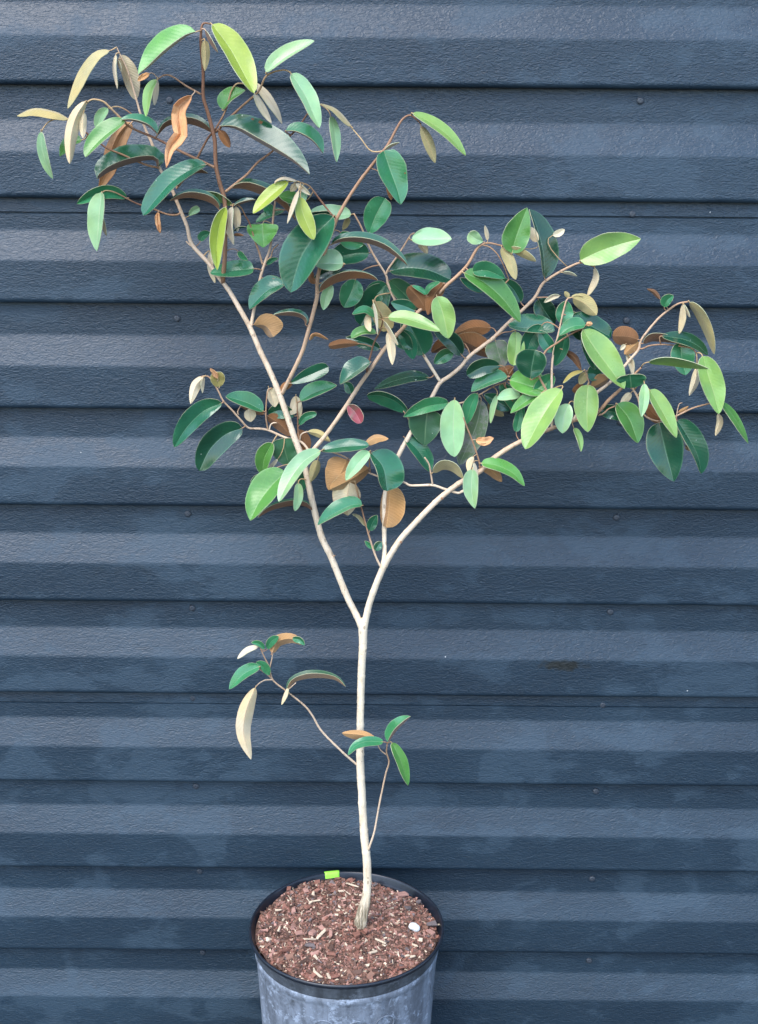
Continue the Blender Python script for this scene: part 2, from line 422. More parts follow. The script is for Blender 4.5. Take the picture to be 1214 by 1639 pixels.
# ------------------------------------------------------------------ tree: bark
def bark_material():
    n = NT('smooth grey tan bark'); p = n.pos()
    at = n.new('ShaderNodeAttribute', attribute_name='age'); age = at.outputs['Fac']
    c = n.ramp(age, [(0.0, (0.78, 0.66, 0.49)), (0.30, (0.67, 0.50, 0.35)), (0.55, (0.42, 0.25, 0.145)), (0.78, (0.19, 0.088, 0.05)), (1.0, (0.56, 0.39, 0.20))])
    s = n.noise(n.mapping(p, (1, 1, 0.25)), 170, 5, 0.65)
    c = n.mix(n.ramp(s, [(0.52, 0.0), (0.72, 0.55)]), c, n.mix(1.0, c, (0.55, 0.48, 0.40), 'MULTIPLY'))
    sp = n.noise(p, 420, 3, 0.6)
    c = n.mix(n.ramp(sp, [(0.62, 0.0), (0.70, 0.5)]), c, (0.16, 0.10, 0.06))
    le = n.new('ShaderNodeTexVoronoi'); n.l(n.mapping(p, (1, 1, 0.55)), le.inputs['Vector']); le.inputs['Scale'].default_value = 95
    c = n.mix(n.math('MULTIPLY', n.math('LESS_THAN', le.outputs['Distance'], 0.16), 0.55), c, (0.22, 0.15, 0.09))
    bl = n.noise(n.mapping(p, (1, 1, 0.4)), 48, 5, 0.7)
    c = n.mix(n.ramp(bl, [(0.52, 0.0), (0.68, 0.5)]), c, n.mix(1.0, c, (0.72, 0.66, 0.56), 'MULTIPLY'))
    # olive ridged bark where the trunk meets the soil
    ro = n.new('ShaderNodeAttribute', attribute_name='root').outputs['Fac']
    st = n.noise(n.mapping(p, (1, 1, 0.10)), 330, 4, 0.6)
    c = n.mix(n.math('MULTIPLY', ro, n.ramp(st, [(0.38, 0.9), (0.62, 0.25)])), c, (0.10, 0.08, 0.04))
    n.set(c, 0.62, 0.35)
    b = n.bump(n.math('ADD', s, n.math('MULTIPLY', sp, 0.4)), 0.35, 0.0012)
    n.bump(n.math('MULTIPLY', st, ro), 0.9, 0.004, b)
    return n.m
M_BARK = bark_material()
def smooth_path(pts, step=5.0):
    # pts: list of tuples of floats; Catmull-Rom through all
    P = [Vector(p) for p in pts] if len(pts[0]) <= 4 else pts
    out = []
    Q = [2*P[0] - P[1]] + P + [2*P[-1] - P[-2]]
    for i in range(1, len(Q) - 2):
        a, b, c, d = Q[i-1], Q[i], Q[i+1], Q[i+2]
        n = max(1, int(math.ceil((c - b).length/step)))
        for k in range(n):
            t = k/n
            out.append(0.5*((2*b) + (c - a)*t + (2*a - 5*b + 4*c - d)*t*t + (3*b - a - 3*c + d)*t*t*t))
    out.append(P[-1].copy())
    return out
tree = empty('young_tree', P3(577, 1489))
tag(tree, 'young tree with pale forked trunk and drooping glossy leaves, growing from the nursery pot', 'tree')
BR = []                                             # (photo x, photo y, depth) samples of every branch
def tube(name, path, ages, sides, parent, roots=None, wig=0.0, seed=0):
    """path: list of (Vector3 world, radius m)"""
    vs = []; fs = []; n = len(path); ag = []; rt = []
    prev = None
    for i, (p, r) in enumerate(path):
        t = (path[min(i+1, n-1)][0] - path[max(i-1, 0)][0]).normalized()
        u = (prev - t*prev.dot(t)) if prev is not None else t.cross(Vector((0.3, 1, 0.2)))
        u.normalize(); v = t.cross(u); prev = u
        for k in range(sides):
            a = 2*PI*k/sides
            rr = r*(1 + wig*noise.noise(Vector((math.cos(a)*1.3 + seed, math.sin(a)*1.3, i*0.35))))
            if roots and roots[i] > 0: rr *= 1 + roots[i]*0.16*math.sin(5*a + 1.0) 
            vs.append(p + rr*(math.cos(a)*u + math.sin(a)*v)); ag.append(ages[i]); rt.append(roots[i] if roots else 0.0)
    for i in range(n - 1):
        for k in range(sides):
            fs.append((i*sides + k, i*sides + (k+1) % sides, (i+1)*sides + (k+1) % sides, (i+1)*sides + k))
    fs.append(tuple(range(sides))[::-1]); fs.append(tuple((n-1)*sides + k for k in range(sides)))
    o = mesh_obj(name, vs, fs, [M_BARK], parent, origin=path[0][0].copy())
    for nm, dat in (('age', ag), ('root', rt)):
        at = o.data.attributes.new(nm, 'FLOAT', 'POINT'); at.data.foreach_set('value', dat)
    return o
def snap_depth(x, y):
    best = min(BR, key=lambda b: (b[0]-x)**2 + (b[1]-y)**2); return best
def branch(name, pts, r0, r1, d, age0, age1, start_at=True, root=False, sides=10):
    """pts photo pixels; d: depth at points (single end value or list); starts at the depth of the branch it leaves"""
    if BR and start_at:
        b = snap_depth(*pts[0]); ds = b[2]
    else: ds = 0.0
    n = len(pts)
    if not isinstance(d, (list, tuple)): 
        dd = [ds + (d - ds)*(i/(n-1))**0.9 for i in range(n)]
    else:
        dd = [ds] + list(d)
    if isinstance(r0, list): rr = r0
    else: rr = [r0 + (r1 - r0)*i/(n-1) for i in range(n)]
    sp = smooth_path([(p[0], p[1], q, r) for p, q, r in zip(pts, dd, rr)], 4.0)
    path = []; ages = []; roots = []
    m = len(sp)
    rnd = random.Random(int(pts[0][0]*7 + pts[-1][1]))
    node = 0; gap = rnd.uniform(7, 12)
    for i, s in enumerate(sp):
        node += 1; bump = 1.0
        if node >= gap: bump = 1.09; node = 0; gap = rnd.uniform(6, 13)
        j = 0.25*noise.noise(Vector((s[0]*0.05, s[1]*0.05, 3)))
        path.append((P3(s[0] + j, s[1], s[2]), max(0.45, s[3])*bump*MPP*0.98)); ages.append(age0 + (age1 - age0)*i/(m-1))
        roots.append(max(0.0, min(1.0, (s[1] - 1420)/40)) if root else 0.0)
        BR.append((s[0], s[1], s[2], s[3]))
    return tube(name, path, ages, sides, tree, roots if root else None, 0.07, rnd.random()*50)

branch('trunk', [(574, 1499), (576, 1489), (581, 1462), (587.5, 1432), (588, 1385), (583, 1332), (579, 1260), (577, 1217), (577.5, 1136), (579.4, 1065), (581.5, 1030), (581, 1003), (578, 990)],
       [12, 10.5, 10.3, 7.9, 7.5, 7.3, 7.1, 7, 6.4, 6.7, 7, 7.6, 5.6], 0, 0, 0.0, 0.02, False, True, 18)
LL = branch('limb', [(581, 1008), (571, 985), (555, 953), (530.6, 892), (516, 862), (505, 823), (497, 788), (491, 758), (482.5, 729), (474, 707), (463, 675), (451, 640), (436, 602), (416, 560), (400, 523), (382, 491), (367, 465), (353, 447), (333, 420), (307, 390), (300, 363), (291, 341), (282, 319), (275, 302), (256, 269), (245, 233.5), (233.5, 207), (224.6, 180), (217, 153), (204.6, 113), (193.5, 89), (187, 75.6)],
       [6.6, 5.6, 5.6, 5.5, 5.4, 5.4, 5.3, 5.2, 5.1, 5.0, 4.9, 4.8, 4.6, 4.3, 4.1, 3.9, 3.7, 3.5, 3.2, 3.1, 2.9, 2.8, 2.7, 2.6, 2.5, 2.3, 2.0, 1.7, 1.5, 1.3, 1.0, 0.8],
       0, [-1, -3, -6, -8, -9, -9, -9, -9, -8, -8, -8, -8, -9, -10, -12, -14, -14, -15, -16, -17, -18, -20, -22, -25, -25, -25, -24, -23, -20, -16, -14], 0.03, 0.42, True, False, 12)
branch('limb', [(582, 1010), (587, 985), (593, 962), (602, 936.5), (614, 908), (627, 885), (644, 860), (664, 838), (688.5, 812.5), (713, 790), (740, 770.5), (767.6, 755), (787, 736), (812, 718.6), (837, 705), (870, 691), (916, 674), (946, 668), (962, 655), (975, 640), (1000, 617), (1018, 597), (1027, 588)],
       [6.6, 5.8, 5.7, 5.6, 5.6, 5.2, 5.0, 4.8, 4.7, 4.5, 4.3, 4.2, 4.1, 3.9, 3.7, 3.3, 3.0, 2.8, 2.8, 2.7, 2.4, 1.8, 1.4],
       0, [2, 4, 6, 8, 10, 12, 13, 14, 14, 15, 15, 14, 14, 13, 12, 10, 10, 14, 18, 22, 26, 28], 0.02, 0.62, True, False, 12)
branch('branch', [(612, 910), (615.6, 888), (615.5, 847), (617, 790), (634, 738), (656, 696), (672, 668), (691, 637), (704, 613.5), (720, 602), (738, 587), (751, 571), (773.5, 553.4), (791, 540), (811, 520), (835.7, 497), (855.7, 477), (867, 457), (876, 448), (902, 432), (927, 421), (940, 422), (951, 427)],
       [4.2, 3.9, 3.9, 3.9, 3.9, 3.8, 3.6, 3.5, 3.4, 3.3, 3.2, 3.2, 3.1, 3.1, 3.0, 2.7, 2.6, 2.3, 2.2, 1.9, 1.6, 1.3, 1.0],
       0, [4, -4, -14, -24, -30, -34, -36, -36, -35, -34, -33, -32, -31, -30, -28, -25, -22, -19, -14, -8, -5, -3], 0.0, 0.5)
B_ = lambda *a, **k: branch('branch', *a, **k)
T_ = lambda *a, **k: branch('twig', *a, sides=8, **k)
# upright brown branch at the left
B_([(357, 452), (358, 440), (360, 416), (361, 384), (361, 349), (359.6, 318), (353, 296), (346, 265), (344.6, 231), (342, 213.5), (333.5, 182), (325.7, 153.5), (325.7, 115.6), (322, 75.6), (323, 44), (328, 37), (337, 38.5)],
   [3.6, 3.6, 3.5, 3.4, 3.4, 3.4, 3.3, 3.2, 3.1, 3.0, 2.8, 2.6, 2.4, 2.2, 1.8, 1.4, 1.0], 0, [-4, 4, 10, 14, 16, 18, 20, 22, 22, 24, 26, 28, 30, 32, 32, 32], 0.66, 0.80)
T_([(344, 268), (329, 261), (289, 242), (251, 222), (211, 204.6), (193.5, 189), (173.5, 169), (164.6, 162), (151, 159), (142, 162), (136, 171), (133, 181)], 2.3, 0.9, 28, 0.6, 1.0)
T_([(322, 151), (308, 143), (295.6, 135.7), (275.6, 122), (264.5, 120), (255.6, 124.5), (252, 129)], 1.6, 0.9, 34, 0.62, 0.6)
T_([(226, 188), (213.5, 184), (202, 176), (191, 171), (182, 171), (175, 174)], 1.3, 0.8, -26, 0.7, 1.0)
T_([(252, 268), (238, 265), (222, 259), (195, 247), (173, 238), (160, 229), (135, 210), (118, 196), (107, 192), (89, 191), (77, 196), (69, 206), (67, 211)], 1.8, 0.9, 6, 0.55, 0.95)
T_([(290, 340), (283, 344), (268, 343), (252, 337), (236, 331), (220, 326), (204, 318), (185, 308), (170, 305), (163, 309)], 1.6, 0.9, 0, 0.55, 0.95)
T_([(283, 301), (291, 291), (304, 271), (316, 253), (325, 236), (334, 220), (345, 207), (360, 180), (366, 162), (371, 145), (378, 135), (385, 133.4), (398, 135), (408, 136)], 2.1, 0.9, [-20, -14, -8, -2, 4, 16, 14, 12, 10, 10, 10, 10, 10], 0.55, 1.0)
T_([(345, 211), (352, 206), (360, 196), (389, 169), (413.5, 147), (424.6, 124.5), (436, 116), (453.5, 112), (462, 114), (467, 118)], 2.1, 1.0, 34, 0.75, 0.95)
T_([(361, 307), (380, 292), (396, 279), (413, 260), (436, 242.4), (473.4, 209), (491, 184.6), (503, 170), (513, 167)], 2.1, 1.0, 4, 0.58, 0.8)
# pale branch climbing behind the brown one
B_([(402, 523), (408, 490), (417, 445), (424.5, 420), (433.5, 393.5), (438, 345), (441, 320)], 2.9, 1.5, -24, 0.25, 0.5)
T_([(421, 424), (414.5, 402), (409, 387), (400, 358), (393.4, 346), (386, 332), (377, 326.5), (369, 329)], 1.7, 0.9, 14, 0.45, 0.95)
T_([(425, 418), (434, 411), (437, 400), (446, 391)], 1.3, 0.9, -16, 0.5, 0.6)
# brown branch up the middle
B_([(452, 630), (460, 613.5), (469, 595.7), (484.5, 562), (494, 529), (502, 500), (508, 473), (508, 451), (513.5, 424.6), (524.6, 391), (536, 360), (541, 347), (556, 320), (574.5, 292), (594.5, 265.7), (614.5, 241), (623.4, 228), (636.7, 203), (645.6, 190), (656.8, 184.5), (668, 192), (674, 199)],
   [3.2, 3.3, 3.3, 3.3, 3.2, 3.2, 3.2, 3.1, 3.0, 2.9, 2.9, 2.9, 2.5, 2.5, 2.4, 2.2, 2.1, 1.9, 1.7, 1.4, 1.2, 0.9], 0,
   [-2, 6, 14, 20, 24, 28, 30, 30, 30, 30, 30, 28, 26, 24, 22, 20, 18, 16, 14, 14, 14], 0.40, 0.72)
T_([(539, 349), (532.4, 344.5), (518, 326.7), (504.6, 309), (495.7, 298), (484.6, 293), (472, 290), (462, 291)], 1.7, 1.0, 40, 0.65, 0.95)
T_([(614, 241), (605, 243), (592, 240), (578, 222), (561, 202)], 1.2, 0.9, 10, 0.95, 1.0)
# tan branch to the centre right
B_([(490, 742), (500, 722.5), (522, 696), (549, 658), (573.5, 620), (593.5, 591), (616, 558), (640, 531), (671, 498), (693.5, 478), (716, 456), (736, 438), (750, 422), (762, 401), (771, 392), (783, 389), (802, 393), (816, 395.5)],
   [3.6, 3.5, 3.4, 3.4, 3.3, 3.2, 3.1, 3.0, 2.9, 2.8, 2.7, 2.6, 2.3, 2.2, 1.8, 1.5, 1.2, 0.9], 0,
   [-4, 0, 6, 10, 14, 16, 18, 20, 20, 20, 18, 16, 14, 14, 14, 14, 14], 0.28, 0.62)
T_([(588, 598), (588, 590), (593.5, 569), (599, 549), (609, 529), (613.5, 512)], 1.7, 1.1, 30, 0.78, 0.8)
T_([(771, 392), (783, 395), (795, 405), (804, 420), (815, 447)], 1.3, 0.8, 8, 0.5, 0.6)
T_([(307.5, 394), (303, 391), (298, 386)], 1.6, 1.1, -16, 0.3, 0.4)
T_([(706, 796), (708, 797.5), (709, 799)], 2.0, 1.3, 26, 0.5, 0.75)
T_([(641, 866), (642, 867.5), (643, 869)], 1.9, 1.2, 26, 0.5, 0.75)
T_([(532, 892), (535, 890), (536.5, 889)], 1.6, 1.0, 4, 0.2, 0.6)
# thin pale branch and its side twig
B_([(705, 611), (678, 567), (661, 532), (644.5, 500), (629, 473), (621, 453), (618, 440), (600, 411), (589, 389), (578, 362), (567, 342)], 2.7, 1.2, -18, 0.12, 0.52)
T_([(618, 440), (622, 430), (635.7, 411), (651, 386.7), (658, 376), (664, 373)], 1.7, 1.0, -16, 0.4, 0.55)
T_([(655, 672), (651, 665), (646, 658)], 1.4, 1.0, -20, 0.3, 0.5)
# right hand side
B_([(884, 687), (883.5, 650), (883.5, 620), (883.5, 598), (885.7, 567), (893.5, 538), (899, 511), (905.7, 484.5), (910, 477)], 2.3, 1.2, 4, 0.1, 0.5)
T_([(858, 476), (866, 476), (876, 475.7), (888, 477)], 1.1, 0.8, -20, 0.55, 0.6)
B_([(884, 640), (868, 612), (861, 595.7), (865, 583), (874, 562), (893.5, 548), (909, 538), (922, 531), (932, 526.5)], 1.9, 1.2, 22, 0.5, 0.66)
T_([(790, 542), (797, 537), (806.7, 532), (818, 531)], 1.2, 0.8, -20, 0.6, 0.65)
B_([(918, 673), (936, 646), (955, 629), (978, 611), (1000, 586), (1008.5, 575.7), (1022, 560), (1026.5, 545), (1039.6, 526.7), (1055, 509), (1071, 495.6), (1086, 486), (1102, 483)], 2.9, 1.3, [4, 0, -2, -4, -4, -4, -2, 0, 2, 4, 6, 8], 0.1, 0.55)
T_([(1024, 558), (1029, 558), (1039.6, 553.4), (1055, 551.5), (1073, 552), (1095, 555), (1108, 558), (1115, 565)], 1.4, 0.9, 14, 0.62, 0.55)
T_([(958, 665), (966, 662), (975, 654), (986, 650)], 1.5, 1.0, 22, 0.45, 0.6)
B_([(1001, 616), (1010, 620), (1015, 625), (1022, 638), (1026, 655), (1033, 665.7), (1046, 672.4), (1060, 673.5), (1080, 667), (1108.6, 653.5), (1135, 646)], 1.9, 1.3, 22, 0.35, 0.55)
T_([(1083, 666), (1085, 655), (1088, 646), (1093, 645)], 0.9, 0.6, 22, 0.3, 0.5)
T_([(947, 622), (943, 612), (939, 600), (935.7, 591)], 1.2, 0.9, 8, 0.4, 0.5)
# left low branch of the crown
B_([(491, 742), (494, 722), (480, 706), (456, 700), (431, 689), (415, 686), (398, 684.6), (384.6, 671), (371, 655.7), (358, 642), (349, 624.5), (338, 606.7), (331, 602), (322, 603)], 2.3, 1.1, [-16, -26, -30, -26, -20, -16, -10, -6, -2, 0, 0, 0, 0], 0.18, 0.55)
T_([(429, 688), (427, 676), (425.7, 664.6), (427, 640), (430, 624), (436, 621)], 1.4, 0.9, -14, 0.5, 0.6)
T_([(480, 706), (477.5, 690), (476.8, 675.7), (475.7, 644.5), (473.5, 634.5)], 1.5, 0.9, -20, 0.5, 0.95)
T_([(382, 664), (381, 658), (386.7, 648)], 1.2, 0.9, -6, 0.4, 0.5)
T_([(480, 706), (482, 696), (488, 692), (494, 691)], 1.2, 1.0, -18, 0.1, 0.2)
T_([(431, 689), (434, 679), (441, 676.5), (448, 677)], 1.2, 1.0, -26, 0.1, 0.3)
# low shoots on the trunk
B_([(574, 1226), (560, 1214), (545.7, 1201), (516, 1171), (499.5, 1144), (486, 1127.8), (458.7, 1106), (437, 1088), (431.5, 1068), (423.4, 1051.6), (417, 1037)], 2.1, 1.0, 50, 0.22, 0.5)
T_([(432, 1070), (435, 1057), (437, 1046)], 1.2, 0.9, 48, 0.4, 0.4)
T_([(437, 1088), (425, 1088.5), (416, 1093), (410, 1099)], 1.3, 0.9, 56, 0.3, 0.4)
T_([(436, 1087), (427, 1079), (415, 1071)], 1.1, 0.8, 52, 0.35, 0.4)
T_([(459, 1106), (466, 1100), (474, 1093)], 1.1, 0.7, 52, 0.3, 0.3)
B_([(589, 1364), (592, 1355), (600, 1329), (608, 1285), (617.7, 1239), (623, 1220), (619, 1204), (620.5, 1190)], 1.9, 1.2, 34, 0.22, 0.5)
T_([(619, 1208), (610, 1201), (604, 1190)], 1.2, 0.9, 34, 0.35, 0.4)
# small twigs in the fork
T_([(745, 784), (738, 787.5), (733, 789), (713, 783), (693.4, 776.7), (670, 777), (656, 776.7), (646.5, 771.7), (620, 766), (602, 761), (580, 751), (562, 737), (545, 728), (525, 722), (512, 722)], 2.4, 1.2, [12, 12, 14, 14, 14, 14, 14, 12, 10, 8, 8, 8, 8, 8], 0.12, 0.45)
T_([(693, 777), (690, 758), (687, 743), (680, 732)], 1.6, 1.2, 22, 0.35, 0.4)
T_([(613, 911), (607, 902), (598.6, 882), (587.5, 845), (577.6, 808), (571, 781), (568, 768)], 2.0, 1.0, 18, 0.2, 0.95)
T_([(769, 755), (767, 738), (757.7, 708.7), (748, 684), (742, 668)], 1.6, 1.1, 22, 0.62, 0.62)
T_([(690, 640), (712, 646), (740, 644.6), (764.6, 633.5), (782, 623), (796, 616), (811, 611), (814, 600)], 1.6, 1.0, -14, 0.2, 0.62)
T_([(593, 755), (592, 742), (592, 726)], 1.3, 0.9, 16, 0.5, 0.6)

# ------------------------------------------------------------------ tree: leaves
def leaf_material(name, base, rough, spec, vein, var=0.22, glossy=True, veins=0.5, mott=None, transl=0.0, sheen=0.0):
    n = NT(name); uv = n.coord('UV'); p = n.coord('Object')
    oi = n.new('ShaderNodeObjectInfo').outputs['Random']
    sx = n.new('ShaderNodeSeparateXYZ'); n.l(uv, sx.inputs[0]); u = n.math('MULTIPLY', n.math('ABSOLUTE', n.math('SUBTRACT', sx.outputs[0], 0.5)), 2.0); v = sx.outputs[1]
    cz = n.new('ShaderNodeCombineXYZ'); n.l(n.math('MULTIPLY', oi, 50), cz.inputs[2])
    sh = n.new('ShaderNodeVectorMath', operation='ADD'); n.l(p, sh.inputs[0]); n.l(cz.outputs[0], sh.inputs[1]); q = sh.outputs[0]
    lo = tuple(x*(1 - var) for x in base); hi = tuple(min(1, x*(1 + var)) for x in base)
    c = n.mix(oi, lo, hi)
    mo = n.noise(q, 38, 4, 0.6)
    c = n.mix(n.ramp(mo, [(0.35, 0.0), (0.7, 0.75)]), c, n.mix(1.0, c, (0.70, 0.74, 0.72), 'MULTIPLY'))
    hue = n.noise(q, 17, 3, 0.6)
    c = n.mix(n.ramp(hue, [(0.42, 0.0), (0.68, 0.55)]), c, n.mix(1.0, c, (1.35, 1.12, 0.72), 'MULTIPLY'))
    if mott:
        mm = n.noise(q, 60, 6, 0.72)
        c = n.mix(n.ramp(mm, [(0.48, 0.0), (0.60, 0.8)]), c, mott)
    # side veins run from the midrib towards the edge
    ph = n.math('SUBTRACT', n.math('MULTIPLY', v, 15.0), n.math('MULTIPLY', u, 2.6))
    ph = n.math('ADD', ph, n.math('MULTIPLY', mo, 1.2))
    w = n.math('ABSOLUTE', n.math('SUBTRACT', n.math('FRACT', ph), 0.5))
    vl = n.ramp(w, [(0.0, 1.0), (0.10, 0.0)])
    c = n.mix(n.math('MULTIPLY', vl, 0.085*veins), c, vein)
    mid = n.ramp(u, [(0.015, 1.0), (0.065, 0.0)])
    c = n.mix(n.math('MULTIPLY', mid, 0.62), c, vein)
    if name.startswith(('mature', 'mid', 'dull')):
        vo = n.new('ShaderNodeTexVoronoi'); n.l(q, vo.inputs['Vector']); vo.inputs['Scale'].default_value = 95
        sp = n.math('LESS_THAN', vo.outputs['Distance'], n.math('MULTIPLY', n.ramp(n.noise(q, 45, 2), [(0.45, 0.0), (0.75, 1.0)]), 0.13))
        c = n.mix(n.math('MULTIPLY', sp, 0.55), c, (0.55, 0.60, 0.52))
    mg = n.ramp(u, [(0.90, 0.0), (0.985, 1.0)])
    c = n.mix(n.math('MULTIPLY', mg, 0.55), c, vein)
    n.set(c, n.math('ADD', rough, n.math('MULTIPLY', n.noise(q, 55, 4), 0.20)), spec)
    h = n.math('ADD', n.math('MULTIPLY', n.ramp(w, [(0.0, 0.0), (0.5, 1.0)]), veins), n.math('MULTIPLY', n.noise(q, 150, 3), 0.6))
    n.bump(h, 0.22, 0.0004)
    if sheen: n.b.inputs['Sheen Weight'].default_value = sheen
    if transl:
        tr = n.new('ShaderNodeBsdfTranslucent'); n.l(n.mix(1.0, c, (1.0, 1.1, 0.55), 'MULTIPLY'), tr.inputs[0])
        mx = n.new('ShaderNodeMixShader'); mx.inputs[0].default_value = transl
        out = n.n['Material Output']; n.l(n.b.outputs[0], mx.inputs[1]); n.l(tr.outputs[0], mx.inputs[2]); n.l(mx.outputs[0], out.inputs[0])
    return n.m
LT = {  # upper side
 'D': leaf_material('mature dark green leaf', (0.015, 0.095, 0.048), 0.11, 0.6, (0.10, 0.20, 0.12), 0.48),
 'M': leaf_material('mid green leaf', (0.036, 0.180, 0.080), 0.14, 0.5, (0.16, 0.30, 0.16), 0.25),
 'G': leaf_material('fresh green leaf', (0.10, 0.290, 0.066), 0.19, 0.5, (0.24, 0.40, 0.16), 0.25, transl=0.12),
 'L': leaf_material('young lime leaf', (0.32, 0.42, 0.065), 0.24, 0.5, (0.46, 0.52, 0.20), 0.12, transl=0.15),
 'Y': leaf_material('young yellow green leaf', (0.24, 0.42, 0.12), 0.20, 0.55, (0.40, 0.50, 0.20), 0.2, transl=0.15),
 'P': leaf_material('young pale green leaf', (0.31, 0.53, 0.28), 0.22, 0.55, (0.46, 0.56, 0.36), 0.2, transl=0.12),
 'C': leaf_material('cream felted young leaf', (0.62, 0.55, 0.41), 0.75, 0.2, (0.62, 0.52, 0.38), 0.12, sheen=0.3),
 'N': leaf_material('olive gold young leaf', (0.35, 0.30, 0.10), 0.5, 0.3, (0.44, 0.36, 0.16), 0.2, transl=0.1),
 'B': leaf_material('dull green leaf', (0.03, 0.11, 0.05), 0.35, 0.5, (0.14, 0.24, 0.12), 0.2),
 'X': leaf_material('dry tan leaf', (0.64, 0.37, 0.20), 0.75, 0.2, (0.42, 0.19, 0.08), 0.15, veins=1.0, mott=(0.50, 0.25, 0.12)),
 'R': leaf_material('reddened leaf', (0.26, 0.055, 0.075), 0.35, 0.45, (0.50, 0.18, 0.22), 0.1, mott=(0.10, 0.09, 0.06)),
 'O': leaf_material('blotched fading leaf', (0.12, 0.20, 0.11), 0.38, 0.45, (0.30, 0.34, 0.24), 0.15, mott=(0.25, 0.24, 0.23)),
}
LU = {  # felted underside
 'D': leaf_material('rusty felted underside', (0.19, 0.092, 0.042), 0.85, 0.1, (0.26, 0.14, 0.07), 0.25, veins=2.2, sheen=0.25),
 'B': leaf_material('golden felted underside', (0.40, 0.235, 0.11), 0.85, 0.1, (0.52, 0.30, 0.13), 0.18, veins=2.6, sheen=0.25),
 'C': leaf_material('cream felted underside', (0.60, 0.51, 0.35), 0.85, 0.1, (0.44, 0.30, 0.19), 0.12, veins=2.2, sheen=0.3),
 'N': leaf_material('olive felted underside', (0.36, 0.315, 0.155), 0.8, 0.15, (0.42, 0.30, 0.15), 0.15, veins=2.2, sheen=0.25),
}
UNDER = {'D': 'D', 'M': 'D', 'G': 'N', 'Y': 'N', 'L': 'N', 'P': 'C', 'C': 'C', 'N': 'N', 'B': 'B', 'X': None, 'R': 'D', 'O': 'D'}
M_EDGE = simple('pale leaf margin', (0.42, 0.44, 0.27), 0.5, 0.3, 0.1)
M_EDGED = simple('tan leaf margin', (0.30, 0.30, 0.18), 0.5, 0.3, 0.1)
SHAPES = {'e': (0.52, 0.71), 'b': (0.34, 0.68), 'o': (0.75, 0.40), 'h': (0.16, 0.78), 'r': (0.50, 0.44)}
ZX, ZY, ZS_ = 0.0, 0.0, 1.0
def Z(x0, y0, w):
    global ZX, ZY, ZS_
    ZX, ZY, ZS_ = x0, y0, w/1214.0
CNT = 0; FAR = []
